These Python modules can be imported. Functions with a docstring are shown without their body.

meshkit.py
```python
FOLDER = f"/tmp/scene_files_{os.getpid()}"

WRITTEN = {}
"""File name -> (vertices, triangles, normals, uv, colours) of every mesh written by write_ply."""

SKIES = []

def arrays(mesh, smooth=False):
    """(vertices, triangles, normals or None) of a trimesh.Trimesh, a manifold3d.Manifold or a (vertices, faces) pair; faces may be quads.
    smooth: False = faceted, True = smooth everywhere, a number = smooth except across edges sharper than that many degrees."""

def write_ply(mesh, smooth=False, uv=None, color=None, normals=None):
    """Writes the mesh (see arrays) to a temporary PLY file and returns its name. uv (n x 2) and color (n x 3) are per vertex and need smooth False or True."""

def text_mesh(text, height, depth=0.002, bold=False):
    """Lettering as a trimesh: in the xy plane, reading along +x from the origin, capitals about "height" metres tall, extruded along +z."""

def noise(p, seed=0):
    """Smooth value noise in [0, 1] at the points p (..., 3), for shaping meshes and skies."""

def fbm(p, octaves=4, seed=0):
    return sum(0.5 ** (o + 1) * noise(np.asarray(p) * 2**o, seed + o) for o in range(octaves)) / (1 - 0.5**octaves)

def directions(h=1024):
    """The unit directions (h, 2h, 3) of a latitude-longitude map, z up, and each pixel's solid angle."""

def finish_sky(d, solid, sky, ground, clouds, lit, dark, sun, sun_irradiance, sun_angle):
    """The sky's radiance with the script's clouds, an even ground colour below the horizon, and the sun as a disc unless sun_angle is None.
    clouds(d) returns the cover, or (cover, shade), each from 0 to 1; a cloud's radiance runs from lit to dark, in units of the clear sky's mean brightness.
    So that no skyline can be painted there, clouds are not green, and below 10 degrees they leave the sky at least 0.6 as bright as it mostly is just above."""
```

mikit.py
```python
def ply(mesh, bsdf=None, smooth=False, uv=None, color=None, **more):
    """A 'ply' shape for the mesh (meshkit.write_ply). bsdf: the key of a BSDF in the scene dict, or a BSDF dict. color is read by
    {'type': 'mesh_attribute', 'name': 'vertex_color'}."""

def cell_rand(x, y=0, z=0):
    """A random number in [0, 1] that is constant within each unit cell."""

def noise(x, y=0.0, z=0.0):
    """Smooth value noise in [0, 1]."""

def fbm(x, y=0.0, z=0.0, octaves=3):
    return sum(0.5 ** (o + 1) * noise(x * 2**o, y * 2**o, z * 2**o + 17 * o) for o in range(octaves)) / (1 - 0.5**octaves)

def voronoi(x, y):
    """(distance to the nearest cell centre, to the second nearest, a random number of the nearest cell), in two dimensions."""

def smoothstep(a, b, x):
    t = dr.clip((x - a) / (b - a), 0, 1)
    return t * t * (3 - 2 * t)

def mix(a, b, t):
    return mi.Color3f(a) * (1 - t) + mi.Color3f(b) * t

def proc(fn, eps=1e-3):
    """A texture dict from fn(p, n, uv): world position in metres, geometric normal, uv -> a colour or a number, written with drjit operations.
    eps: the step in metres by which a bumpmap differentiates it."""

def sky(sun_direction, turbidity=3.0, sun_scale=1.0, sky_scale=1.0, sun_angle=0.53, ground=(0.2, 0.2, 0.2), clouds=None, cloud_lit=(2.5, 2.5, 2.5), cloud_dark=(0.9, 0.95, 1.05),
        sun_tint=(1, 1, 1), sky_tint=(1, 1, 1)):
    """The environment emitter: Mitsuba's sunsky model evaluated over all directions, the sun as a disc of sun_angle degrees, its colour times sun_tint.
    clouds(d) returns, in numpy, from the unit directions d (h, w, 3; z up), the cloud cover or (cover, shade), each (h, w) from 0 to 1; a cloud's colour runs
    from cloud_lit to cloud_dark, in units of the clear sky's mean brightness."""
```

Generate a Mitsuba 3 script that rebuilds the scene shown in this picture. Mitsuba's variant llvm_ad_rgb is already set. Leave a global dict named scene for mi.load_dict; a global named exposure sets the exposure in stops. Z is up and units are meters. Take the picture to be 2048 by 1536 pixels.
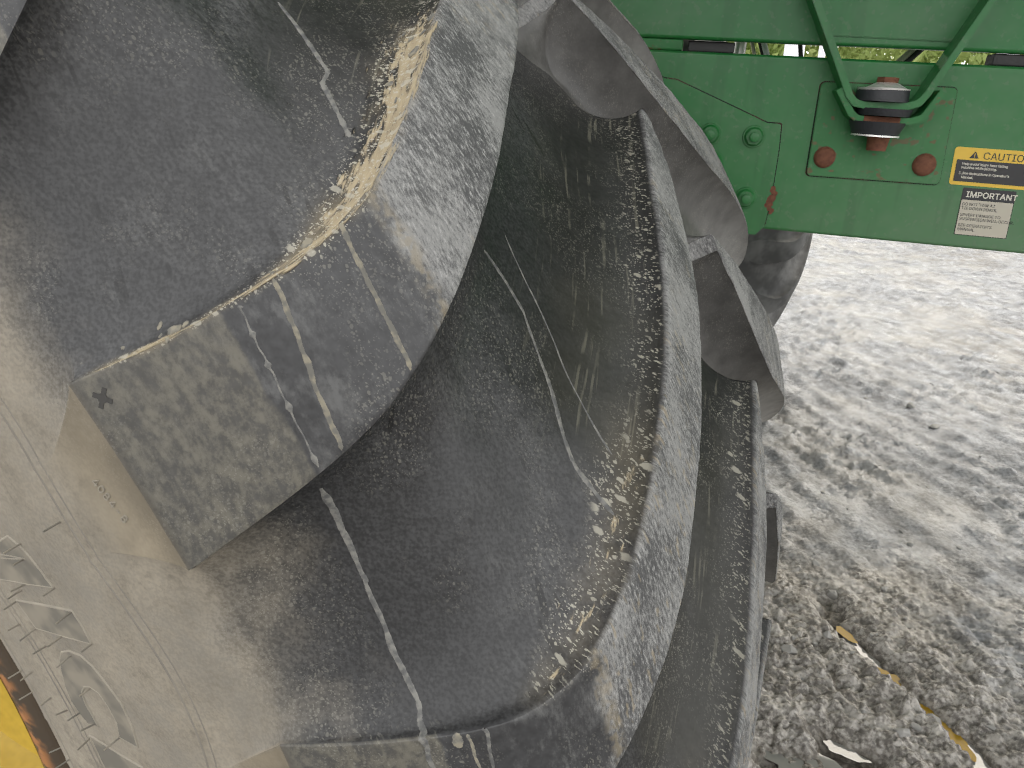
import math, numpy as np, trimesh, drjit as dr, mitsuba as mi, mikit, meshkit
import manifold3d as m3
from scipy.interpolate import CubicSpline, PchipInterpolator
T4 = mi.ScalarTransform4f
scene, labels = {}, {}

# ---------------------------------------------------------------- camera, sky, exposure
ZA = 0.90                                            # height of the wheel axle above the ground
CAM = np.array([0.9297, -0.7038, 0.5615 + ZA])
RIGHT, DOWN, FWD = np.array([[0.9212, 0.3891, 0.0013], [0.1442, -0.3382, -0.93], [-0.3614, 0.8569, -0.3676]])
FPX = 1413.36                                        # focal length in pixels of a 2048 wide picture
scene['camera'] = {'type': 'perspective', 'fov': math.degrees(2 * math.atan(1024 / FPX)), 'fov_axis': 'x', 'near_clip': 0.02, 'far_clip': 500.0,
                   'to_world': T4().look_at(origin=CAM.tolist(), target=(CAM + FWD).tolist(), up=(-DOWN).tolist())}
SUN = (0.25, 0.62, 0.74)
scene['sky'] = mikit.sky(SUN, turbidity=3, sun_scale=0.22, sun_angle=45, sun_tint=(.92, .98, 1.06), clouds=lambda d: 1.0, ground=(0.3, 0.29, 0.27))
exposure = 3.1

# ---------------------------------------------------------------- helpers
def ref(k): return {'type': 'ref', 'id': k}
def num(key):
    if key not in scene: return key
    n = 1
    while f'{key}_{n:03d}' in scene: n += 1
    return f'{key}_{n:03d}'
def add(key, mesh, bsdf, smooth=False, label=None, category=None, group=None, kind=None, **kw):
    key = num(key)
    scene[key] = mikit.ply(mesh, bsdf, smooth=smooth, **kw)
    d = {k: v for k, v in dict(label=label, category=category, group=group, kind=kind).items() if v}
    if d: labels[key] = d
    return key
def addn(key, v, f, n, uv, bsdf, label=None):
    key = num(key)
    scene[key] = {'type': 'ply', 'filename': meshkit.write_ply((v, f), uv=uv, normals=n), 'face_normals': False, 'bsdf': ref(bsdf)}
    if label: labels[key] = {'label': label}
    return key
def noise3(p, s, seed=0, octaves=3): return meshkit.fbm(np.asarray(p) * s, octaves, seed) - 0.5
# ---------------------------------------------------------------- the tyre
R0, WS, YN, NL, DL = 0.95, 0.4897, -0.0079, 21, -0.1414
PITCH = 2 * math.pi / NL
S6 = np.array([0, .12, .3, .5, .75, 1.])
UPPER = CubicSpline(S6, [0.6242, 0.6109, 0.6755, 0.7429, 0.8407, 0.9288])
WIDTH = CubicSpline(S6, [0.1497, 0.0871, 0.0762, 0.0728, 0.0808, 0.0119])
_pk = np.array([0, .4, .65, .8, .9, 1., 1.2]) * WS
_pv = [R0, R0 - .0029, R0 - .0138, R0 - .0383, R0 - .079, R0 - .2059, R0 - .46]
PROF = PchipInterpolator(_pk, _pv)
NC1, NC2, NCV, NCT = 26, 20, 18, 22

def profile(nt=120, sf=1.0):
    """Rows of the half section: (v coordinate, top point (y, r), base point (y, r), distance past the nose)."""
    t = 0.5 - 0.5 * np.cos(np.linspace(0, np.pi, nt)); t = 0.55 * t + 0.45 * np.linspace(0, 1, nt)
    y = -WS + t * (WS + YN); r = R0 - sf * (R0 - PROF(np.abs(y)))
    e = 1e-3; s = sf * (PROF(np.abs(y - e)) - PROF(np.abs(y + e))) / (2 * e)
    nrm = np.stack([s, np.ones_like(s)], 1); nrm /= np.linalg.norm(nrm, axis=1)[:, None]   # outwards; s>0 leans to the far side
    h = np.interp(t, [0, .08, .2, .4, 1], [.018, .034, .052, .058, .058])
    top = np.stack([y, r], 1)
    base = top - nrm * h[:, None]
    # smooth the base so that it does not fold, and end it on the sidewall
    k = np.linspace(-2, 2, 9); k = np.exp(-k * k); k /= k.sum()
    for _ in range(3):
        pad = np.vstack([2 * base[0] - base[8:0:-1], base, np.repeat(base[-1:], 8, 0)])
        base = np.stack([np.convolve(pad[:, i], k, 'same')[8:-8] for i in (0, 1)], 1)
    base[:, 1] = np.where(t > .5, np.maximum(base[:, 1], 0), base[:, 1])
    side = np.array([(-.4660, .468), (-.4725, .476), (-.481, .52), (-.486, .58), (-.4895, .62), (-.4915, .655), (-.488, .690), base[0]])
    ss = np.concatenate([[0], np.cumsum(np.linalg.norm(np.diff(side, axis=0), axis=1))])
    sp = [PchipInterpolator(ss, side[:, i]) for i in (0, 1)]
    q = np.concatenate([np.linspace(0, ss[-3], 34)[:-1], np.linspace(ss[-3], ss[-1], 18)[:-1]])
    sw = np.stack([sp[0](q), sp[1](q)], 1)
    vs = (q - ss[-1])                                   # metres before the shoulder corner
    topw = sw.copy()
    m = q > ss[-3]
    a = (q[m] - ss[-3]) / (ss[-1] - ss[-3])
    topw[m] = sw[m] * (1 - a[:, None]) + (top[0] * a[:, None] + sw[q <= ss[-3]][-1] * (1 - a[:, None])) * a[:, None]
    yo = np.linspace(0, .085, 22)[1:]
    rb = base[-1, 1] - (np.maximum(yo + YN, 0) / .08) ** 2 * .02
    ov = np.stack([base[-1, 0] + yo, rb], 1); ot = np.stack([YN + yo, np.full_like(yo, R0)], 1)
    v = np.concatenate([vs * 2.0, t, 1 + yo / (WS + YN)])
    return v, np.vstack([topw, top, ot]), np.vstack([sw, base, ov]), np.concatenate([np.zeros(len(sw) + nt), yo])

ROWV, ROWT, ROWB, ROWY = profile()
FROWT, FROWB = profile(sf=.70)[1:3]
def hcurve(x, e=2.2):
    x = np.clip(x, 0, 1)
    return np.clip(1 - np.power(np.clip(1 - np.power(1 - x, e), 0, 1), 1 / e), 0, 1)

def half_grid(far=False):
    """Angles and heights of one pitch of the near half: columns run from the lug's lower edge up to the next lug's lower edge."""
    tt = np.clip(ROWV, 0, 1)
    up = UPPER(tt); lo = up - WIDTH(tt)
    if far: up = up + .0065 * (1 - tt); up = up + .010 * np.sin(np.pi * np.clip(tt * 1.15, 0, 1)); lo = up - WIDTH(tt) * (1.56 - .58 * (1 - tt) ** 2)
    ROWT_ = FROWT if far else ROWT
    neg = np.clip(-ROWV / .10, 0, 1)                    # the end face of the lug tapers towards the sidewall
    mid = (up + lo) / 2
    up = up + (mid - up) * .42 * neg; lo = lo + (mid - lo) * .42 * neg
    rr = ROWT_[:, 1]
    ds = np.hypot(np.gradient(ROWT_[:, 0]), np.gradient(ROWT_[:, 1])) + 1e-6
    sl = np.gradient(UPPER(tt)) * rr / ds
    k = np.ones(15) / 15; sl = np.convolve(np.pad(sl, 7, mode='edge'), k, 'valid')
    cb = 1 / np.sqrt(1 + np.clip(sl, 0, 1.2) ** 2)
    gap = (lo + PITCH - up) * rr * cb                   # perpendicular width of the gap in metres
    D1 = np.minimum(.085, gap * .55); D2 = np.minimum(.046 if far else .060, gap * .40)
    a1 = np.linspace(0, np.pi / 2, NC1 + 1); a2 = np.linspace(np.pi / 2, 0, NC2 + 1)
    f1 = 1 - np.cos(a1) * .94 - .06 * (1 - a1 / a1[-1]); f2 = 1 - np.cos(a2) * .94 - .06 * (1 - a2 / a2[0])
    ct = np.array([0, .012, .03, .06] + list(np.linspace(.1, .9, NCT - 8)) + [.94, .97, .988, 1])
    cols, dist, C = [], [], []
    for c in ct: cols.append(lo + (up - lo) * c); dist.append(np.zeros((2, len(tt)))); C.append(c)
    th = lambda d: d / (rr * cb)
    for i in range(1, NC1 + 1):
        d = D1 * f1[i]; cols.append(up + th(d)); dist.append(np.stack([f1[i] + 0 * tt, 9 + 0 * tt])); C.append(1 + .45 * i / NC1)
    u1, u2 = up + th(D1), lo + PITCH - th(D2)
    for i in range(1, NCV):
        cols.append(u1 + (u2 - u1) * i / NCV); dist.append(np.full((2, len(tt)), 9.)); C.append(1.45 + .2 * i / NCV)
    for i in range(NC2 + 1):
        d = D2 * f2[i]; cols.append(lo + PITCH - th(d)); dist.append(np.stack([9 + 0 * tt, f2[i] + 0 * tt])); C.append(1.65 + .35 * i / NC2)
    TH = np.stack(cols, 1); DS = np.stack(dist, 2)      # rows x cols, 2 x rows x cols
    H = np.zeros_like(TH); Dm = (D1, D2)
    lug = np.array(C) <= 1
    for k in (0, 1):
        H = np.maximum(H, hcurve(np.hypot(DS[k], (ROWY / .07)[:, None]), 1.8 if far else 2.2))
    # the worn edges are rounded by a few millimetres
    w = (up - lo) * rr * cb
    e = np.minimum.outer(w * 0 + 1, np.array(C)) * 0
    ed = np.minimum(np.array(C)[None] * w[:, None], (1 - np.array(C))[None] * w[:, None])
    ed = np.where(lug[None], ed, 0)
    drop = np.where(lug[None], np.clip(1 - ed / .0035, 0, 1) ** 2 * .0013, .0013 * H ** 2)
    tedge = np.clip(1 - np.abs(ROWV) * .5 / .007, 0, 1) ** 2 * .0030
    drop = np.maximum(drop, (tedge[:, None] * H))
    return TH, H, drop, np.array(C)

GRID = {f: half_grid(f) for f in (False, True)}
TH0, COLC = GRID[False][0], GRID[False][3]
def tyre_sector(j, far=False, wiggle=True):
    """Points, normals and uv of pitch j of one half."""
    TH, H0, DROP0, _ = GRID[far]; RT, RB = (FROWT, FROWB) if far else (ROWT, ROWB)
    th = TH - j * PITCH + (DL if far else 0)
    y = RB[:, :1] + (RT - RB)[:, :1] * H0; r = RB[:, 1:] + (RT - RB)[:, 1:] * H0
    r = r - DROP0
    if far: y = -y
    P = np.stack([r * np.cos(th), y, r * np.sin(th) + ZA], -1)
    if wiggle:
        n1 = noise3(P, 14., 3, 2) * .003 + noise3(P, 55., 5, 2) * .0010
        worn = (COLC[None] < 1.02) * np.clip((ROWV[:, None] - .25) / .1, 0, 1)
        n1 = n1 + noise3(P * np.array([1, 1, 1]), 160., 9, 2) * .0014 * worn
        rad = np.stack([np.cos(th), 0 * th, np.sin(th)], -1)
        P = P + rad * (n1 * np.clip((ROWV[:, None] + .3) / .3, 0, 1))[..., None]
    du = np.gradient(P, axis=1); dv = np.gradient(P, axis=0)
    n = np.cross(du, dv); n /= np.linalg.norm(n, axis=-1, keepdims=True) + 1e-12
    c = P - np.array([0, 0, ZA]); out = (c * n).sum(-1).mean()
    flip = out < 0
    if flip: n = -n
    uv = np.stack([np.broadcast_to(COLC + 2 * j, TH0.shape), np.broadcast_to(ROWV[:, None] + (10 if far else 0), TH0.shape)], -1)
    return P, n, uv, flip

def grid_piece(P, n, uv, flip, r0, r1, c0, c1, sr=1, sc=1):
    ri = np.unique(np.append(np.arange(r0, r1, sr), r1 - 1)); ci = np.unique(np.append(np.arange(c0, c1, sc), c1 - 1))
    g = np.ix_(ri, ci); v, nn, w = P[g].reshape(-1, 3), n[g].reshape(-1, 3), uv[g].reshape(-1, 2)
    m, k = len(ri), len(ci)
    a = (np.arange(m - 1)[:, None] * k + np.arange(k - 1)[None]).ravel()
    q = np.stack([a, a + 1, a + k + 1, a + k], 1)
    if flip: q = q[:, ::-1]
    return v, np.vstack([q[:, [0, 1, 2]], q[:, [0, 2, 3]]]), nn, w
def join(pieces):
    vs, fs, ns, us, o = [], [], [], [], 0
    for v, f, n, u in pieces:
        vs.append(v); fs.append(f + o); ns.append(n); us.append(u); o += len(v)
    return np.vstack(vs), np.vstack(fs), np.vstack(ns), np.vstack(us)

CLUG1 = NCT + 12                                        # columns that belong to the lug above its upper edge
CLUG0 = len(COLC) - 9                                   # and below its lower edge (in the pitch below)
RLUG = int(np.searchsorted(ROWV, -.085))
NEARJ = range(-3, 7)
TY = {}
def build_tyre(root, bs, near=NEARJ, place=None, wiggle=True):
    body = []
    nr, nc = TH0.shape
    for far in (False, True):
        for j in range(-3, NL - 3):
            S = tyre_sector(j, far, wiggle and j in near)
            if wiggle and j in near: TY[(far, j)] = S
            st = (1, 1) if j in near else (4, 3)
            if j in near:
                body.append(grid_piece(*S, 0, RLUG + 1, 0, nc))
                body.append(grid_piece(*S, RLUG, nr, CLUG1, CLUG0 + 1))
                lug = grid_piece(*S, RLUG, nr, 0, CLUG1 + 1)
                S2 = tyre_sector(j + 1, far, wiggle)
                low = grid_piece(*S2, RLUG, nr, CLUG0, nc)
                addn(root + '__tread_lug', *join([lug, low]), bs)
            else: body.append(grid_piece(*S, 0, nr, 0, nc, *st))
    return addn(root, *join(body), bs)
# ---------------------------------------------------------------- materials
F = mi.Float
def frac(x): return x - dr.floor(x)
def ss(a, b, x): return mikit.smoothstep(a, b, x)
def tyre_coords(p, uv):
    vv = F(uv.y); far = dr.select(vv > 5, F(1), F(0)); v = vv - 10 * far
    C = F(uv.x); j = dr.floor(C / 2); c = C - 2 * j
    arc = dr.atan2(p.z - ZA, p.x) * .92
    q = p.y * 1.0 + dr.sqrt(dr.square(p.x) + dr.square(p.z - ZA)) * .8
    return v, c, j, far, arc, q
def dots(x, y, s, big, seed):
    """Splashes: round to oblong spots of random size, one per cell of a jittered grid."""
    a, b = x * s, y * s
    ix, iy = dr.floor(a), dr.floor(b)
    rx, ry, rs = mikit.cell_rand(ix, iy, seed), mikit.cell_rand(ix, iy, seed + 1), mikit.cell_rand(ix, iy, seed + 2)
    dx, dy = a - ix - .25 - .5 * rx, b - iy - .25 - .5 * ry
    d = dr.sqrt(dr.square(dx * (1.15 - .5 * rs)) + dr.square(dy))
    k = dr.maximum(rs - .45, 0) * 1.8
    r = big * k * k
    return ss(r, r * .6, d) * ss(.0, .1, rs - .55)
def rot3(x, y, z):
    return .36 * x + .48 * y - .80 * z, -.80 * x + .60 * y + 0 * z, .48 * x + .64 * y + .60 * z
def rf(x, y, z, s, oct=4, gain=.55):
    """Fractal noise whose octaves are turned against each other, so that no grid shows."""
    x, y, z = F(x) * s, F(y) * s, F(z) * s; t, w, g = F(0), 0, 1.
    for o in range(oct):
        x, y, z = rot3(x, y, z); t = t + g * mikit.noise(x + 7.3 * o, y + 3.1 * o, z + 1.7 * o); w += g; g *= gain
        x, y, z = x * 2.03, y * 2.03, z * 2.03
    return t / w
def zones(p, uv):
    v, c, j, far, arc, q = tyre_coords(p, uv)
    n1 = rf(p.x, p.y, p.z, 9., 3); n2 = rf(p.x, p.y, p.z, 50., 4)
    top = ss(1.012, 1.002, c)
    vw = .165 + .06 * ss(-.4, -.6, j) * (1 - far)         # the second lug is worn from a little further in
    worn = top * ss(vw - .012, vw + .014, v + (n2 - .5) * .06)
    wid = .030 + .070 * ss(.05, .15, v) + .03 * n1
    d = (c - 1.0 - wid * .55 - (n1 - .5) * .05) / wid
    first = dr.select((j == 0) & (far < .5), F(1), F(.34) * ss(.35, .6, n1))
    mud = dr.exp(-d * d) * ss(-.01, .03, v) * ss(.50, .34, v) * first
    v0 = dr.select(j == 0, F(.12), F(.25))
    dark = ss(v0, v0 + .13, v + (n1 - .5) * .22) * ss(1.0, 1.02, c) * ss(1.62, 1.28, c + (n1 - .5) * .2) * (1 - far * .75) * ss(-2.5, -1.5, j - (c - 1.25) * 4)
    return v, c, j, far, arc, q, n1, n2, top, worn, mud, dark
def clay_mask(p, v, c, mud):
    st = rf(c * 52, v * 46, 3.0, 1., 5, .62)
    return ss(.42, .60, mud * .62 + (st - .5) * 1.15 * ss(.0, .25, mud) + .06), st
TAN = mi.Color3f(.31, .255, .165); DUST = mi.Color3f(.250, .220, .172)
def tyre_color(p, n, uv):
    v, c, j, far, arc, q, n1, n2, top, worn, mud, dark = zones(p, uv)
    fine = rf(p.x, p.y, p.z, 230., 3)
    scratch = rf(arc, q * 7, p.y * 3, 60., 3)
    col = mi.Color3f(.031, .031, .0315) * (.35 + 1.0 * n1 + .5 * (fine - .3))
    col = mikit.mix(col, mi.Color3f(.085, .085, .083), .50 * ss(.46, .74, n2 * .6 + scratch * .4) * ss(.35, .65, n1))
    # dust of the sidewall, thinning out into the gaps between the lugs
    sd = ss(.028, -.055, v + (n1 - .5) * .11 + (n2 - .5) * .05 + .05 * top)
    col = mikit.mix(col, DUST * (.38 + .72 * n2 + .50 * fine), sd * .90)
    grain = rf(p.x, p.y, p.z, 640., 2)
    ga = .62 - .46 * sd
    col = col * (1 - ga * .5 + ga * ss(.25, .75, grain))
    nick = ss(.70, .76, rf(arc * .5 + q * .3, q * 2.6 - arc, p.y * 2, 38., 2)) * ss(.45, .6, n1)
    col = mikit.mix(col, mi.Color3f(.008, .008, .008), nick * .7 * ss(.0, .04, v))
    stain = rf(p.x, p.y, p.z, 17., 4)
    col = mikit.mix(col, mi.Color3f(.105, .102, .094), sd * .48 * ss(.42, .66, stain * .45 + n2 * .30 + fine * .25))
    endf = ss(-.125, -.06, v) * ss(.004, -.004, v) * ss(1.05, .98, c)
    col = mikit.mix(col, mi.Color3f(.27, .225, .155) * (.55 + .55 * n2), endf * .62)
    # the unworn end of a lug's face: dusty towards the sidewall, then clean dark rubber
    unw = top * ss(-.002, .004, v) * (1 - worn)
    smear = .5 * rf(c * 10, v * 240, j, 1., 4, .68) + .5 * rf(arc * 1.6, q * 2.4, p.z, 110., 5, .74)
    dusty = ss(.0585, .0565, v + (n2 - .5) * .004)
    col = mikit.mix(col, mi.Color3f(.036, .036, .037) * (.6 + .8 * fine), unw * .92)
    col = mikit.mix(col, mi.Color3f(.135, .125, .100), unw * dusty * (.22 + .62 * ss(.36, .66, smear)))
    col = mikit.mix(col, mi.Color3f(.13, .130, .127), unw * (1 - dusty) * .60 * ss(.46, .72, smear * .6 + n2 * .4))
    # dark rubber above the lug edge, scuffed along the tread
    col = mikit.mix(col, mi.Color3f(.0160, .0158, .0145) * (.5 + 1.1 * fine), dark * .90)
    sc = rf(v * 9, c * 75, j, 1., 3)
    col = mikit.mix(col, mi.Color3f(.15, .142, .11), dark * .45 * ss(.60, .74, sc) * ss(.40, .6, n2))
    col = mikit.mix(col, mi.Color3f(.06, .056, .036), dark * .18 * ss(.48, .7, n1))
    grey = ss(1.20, 1.42, c + (n1 - .5) * .15) * ss(.22, .40, v) * (1 - far) * ss(-.5, -1.5, j - ss(1.45, 1.5, c) * .0)
    col = mikit.mix(col, mi.Color3f(.095, .095, .092) * (.6 + .8 * n2), grey * .75)
    # worn crown: pale, torn and streaked
    s1 = rf(arc * 1.0 + q * .4, q * 1.8 - arc * .3, p.y * .6, 330., 4, .70); s2 = rf(arc, q * 1.4, 5.0, 42., 3)
    w = ss(.28, .72, s1 * .70 + s2 * .30)
    big_ = rf(p.x, p.y, p.z, 24., 3)
    wc = mikit.mix(mi.Color3f(.060, .060, .060), mi.Color3f(.205, .203, .196), ss(.24, .70, w * .45 + big_ * .55))
    wc = mikit.mix(wc, mi.Color3f(.33, .325, .315), ss(.58, .76, s1) * .6)
    wc = mikit.mix(wc, TAN * .85, .50 * ss(.60, .74, rf(arc, q * 2.4, 2.0, 110., 3)) * ss(.4, .6, n1))
    col = mikit.mix(col, wc, worn)
    edge = top * ss(.013, .0, dr.abs(v - .166 - (n2 - .5) * .012 - .06 * ss(-.4, -.6, j))) * (1 - far)
    col = mikit.mix(col, TAN * .7, edge * .50 * ss(.42, .60, .35 * n2 + .65 * fine))
    col = mikit.mix(col, mi.Color3f(.115, .111, .103) * (.35 + 1.1 * n2) * (.6 + .7 * n1), far * (1 - worn) * .60)
    col = mikit.mix(col, mi.Color3f(.21, .206, .196) * (.6 + .8 * n2), far * (1 - worn) * .65 * ss(.62, .25, v + (n1 - .5) * .2))  # far flanks paler: dust plus bounced ground light put into the colour
    # clay caught on the ledge above each lug, and splashes
    m, st = clay_mask(p, v, c, mud)
    col = mikit.mix(col, TAN * .62 * (.6 + .8 * fine), .62 * ss(.05, .8, mud) * ss(.35, .62, n2 * .6 + n1 * .4))
    col = mikit.mix(col, TAN * (.50 + .85 * st), m * .93)
    near = dr.maximum(mud * 1.5, dark * (.14 + .42 * ss(1.22, 1.02, c + (n1 - .5) * .25))) + .10 * ss(-.05, .1, v) * ss(.4, .6, n1)
    wa, wq = arc + .004 * n2, q + .004 * fine
    sp = dr.maximum(dots(wa + .4 * wq, wq - .3 * wa, 330., .42, 3), dots(wa * 1.2 - .5 * wq, wq + .7 + .5 * wa, 620., .50, 15))
    big = dots(wa + .3, wq * .8 + .2 * wa, 120., .36, 8)
    many = ss(.50, 1.0, rf(arc, q, 4.0, 34., 2) * .55 + near)
    col = mikit.mix(col, mi.Color3f(.36, .34, .28), dr.maximum(sp * dr.clip(.26 * ss(-.08, .02, v) * ss(.40, .68, rf(arc, q, 9.0, 14., 4)) + .8 * many, 0, 1), big * ss(.2, .8, many) * .8) * (1 - worn * .85) * .8)
    return col
def tyre_rough(p, n, uv):
    v, c, j, far, arc, q, n1, n2, top, worn, mud, dark = zones(p, uv)
    r = .35 + .24 * (n2 - .5) + .10 * dark
    r = r + .30 * ss(.08, -.05, v) + .25 * worn + .35 * ss(.2, .5, mud) - .0 * dark
    return dr.clip(r, .25, .95)
def tyre_bump(p, n, uv):
    v, c, j, far, arc, q = tyre_coords(p, uv)
    top = ss(1.012, 1.002, c); worn = top * ss(.16, .19, v)
    s1 = rf(arc * 1.0 + q * .4, q * 1.8 - arc * .3, p.y * .6, 330., 4, .70)
    f = rf(p.x, p.y, p.z, 300., 2); n1 = mikit.noise(p.x * 9, p.y * 9, p.z * 9)
    wid = .018 + .085 * ss(.05, .15, v) + .015
    d = (c - 1.0 - wid * .55) / wid
    mud = dr.exp(-d * d) * ss(-.01, .03, v) * ss(.50, .34, v) * dr.select((j == 0) & (far < .5), F(1), F(.2))
    m, st = clay_mask(p, v, c, mud)
    return f * .00020 + worn * s1 * .0011 + m * st * .0016
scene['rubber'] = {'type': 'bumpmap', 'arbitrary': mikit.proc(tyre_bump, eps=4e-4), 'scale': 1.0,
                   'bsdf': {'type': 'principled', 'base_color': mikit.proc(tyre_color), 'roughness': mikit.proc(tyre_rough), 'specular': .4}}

def rgb(*c): return {'type': 'rgb', 'value': list(c)}
def clay_color(p, n, uv):
    f = mikit.fbm(p.x * 240, p.y * 240, p.z * 240, 3)
    return mikit.mix(mi.Color3f(.12, .115, .10), mi.Color3f(.21, .19, .145), ss(.40, .68, f))
scene['clay'] = {'type': 'principled', 'base_color': mikit.proc(clay_color), 'roughness': .85}
def wet_color(p, n, uv):
    f = mikit.fbm(p.x * 300, p.y * 300, p.z * 300, 3)
    return mikit.mix(mi.Color3f(.075, .075, .073), mi.Color3f(.16, .155, .14), ss(.3, .7, f))
scene['dried_trickle'] = {'type': 'principled', 'base_color': mikit.proc(wet_color), 'roughness': .6}
def letter_color(p, n, uv):
    f = mikit.fbm(p.x * 60, p.y * 60, p.z * 60, 3)
    return mikit.mix(mi.Color3f(.12, .11, .09), mi.Color3f(.20, .178, .14), ss(.3, .7, f))
scene['letter_rubber'] = {'type': 'principled', 'base_color': mikit.proc(letter_color), 'roughness': .6}
def edge_color(p, n, uv):
    f = mikit.fbm(p.x * 60, p.y * 60, p.z * 60, 3)
    return mikit.mix(mi.Color3f(.17, .155, .125), mi.Color3f(.28, .25, .20), f)
scene['letter_dust'] = {'type': 'principled', 'base_color': mikit.proc(edge_color), 'roughness': .8}
scene['mould_rubber'] = {'type': 'principled', 'base_color': rgb(.03, .028, .025), 'roughness': .6}

def paint(p, base, dustc, k):
    n1 = mikit.fbm(p.x * 5, p.y * 5, p.z * 5, 3); n2 = mikit.fbm(p.x * 38, p.y * 38, p.z * 38, 3)
    col = mi.Color3f(*base) * (.92 + .16 * n1)
    return mikit.mix(col, mi.Color3f(*dustc), k * ss(.35, .8, n1 * .6 + n2 * .4))
def green_color(p, n, uv):
    col = paint(p, (.013, .150, .032), (.11, .17, .10), .34)
    low = ss(1.50, 1.20, p.z)
    col = mikit.mix(col, mi.Color3f(.125, .185, .115), .50 * low * ss(.55, 1.30, p.x))  # glare and dust painted in: paler towards the lower right
    run = rf(p.x, p.z * .12, p.y, 34., 4)
    col = col * (1 - .13 * ss(.52, .70, run)) 
    col = mikit.mix(col, mi.Color3f(.16, .17, .13), .18 * ss(.60, .76, rf(p.x, p.y, p.z, 120., 3)))
    return col
scene['green_paint'] = {'type': 'principled', 'base_color': mikit.proc(green_color), 'roughness': .38, 'specular': .5}
def plate_color(p, n, uv):
    col = green_color(p, n, uv); n2 = mikit.fbm(p.x * 75, p.y * 75, p.z * 75, 3)
    return mikit.mix(col, mi.Color3f(.13, .065, .03), .65 * ss(.62, .72, n2))
scene['weathered_green'] = {'type': 'principled', 'base_color': mikit.proc(plate_color), 'roughness': .5}
def rust_color(p, n, uv):
    n2 = mikit.fbm(p.x * 160, p.y * 160, p.z * 160, 3)
    return mikit.mix(mi.Color3f(.085, .030, .018), mi.Color3f(.20, .085, .045), n2)
scene['rust'] = {'type': 'principled', 'base_color': mikit.proc(rust_color), 'roughness': .85}
def wheel_color(p, n, uv):
    r = dr.sqrt(dr.square(p.x) + dr.square(p.z - ZA)); n2 = mikit.fbm(p.x * 90, p.y * 90, p.z * 90, 3)
    col = mi.Color3f(.40, .275, .035) * (.85 + .25 * n2)
    ru = ss(.396, .408, r + (n2 - .5) * .02)
    return mikit.mix(col, mikit.mix(mi.Color3f(.022, .012, .008), mi.Color3f(.26, .10, .03), ss(.40, .65, n2) * ss(.428, .412, r)), ru * .96)
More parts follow.
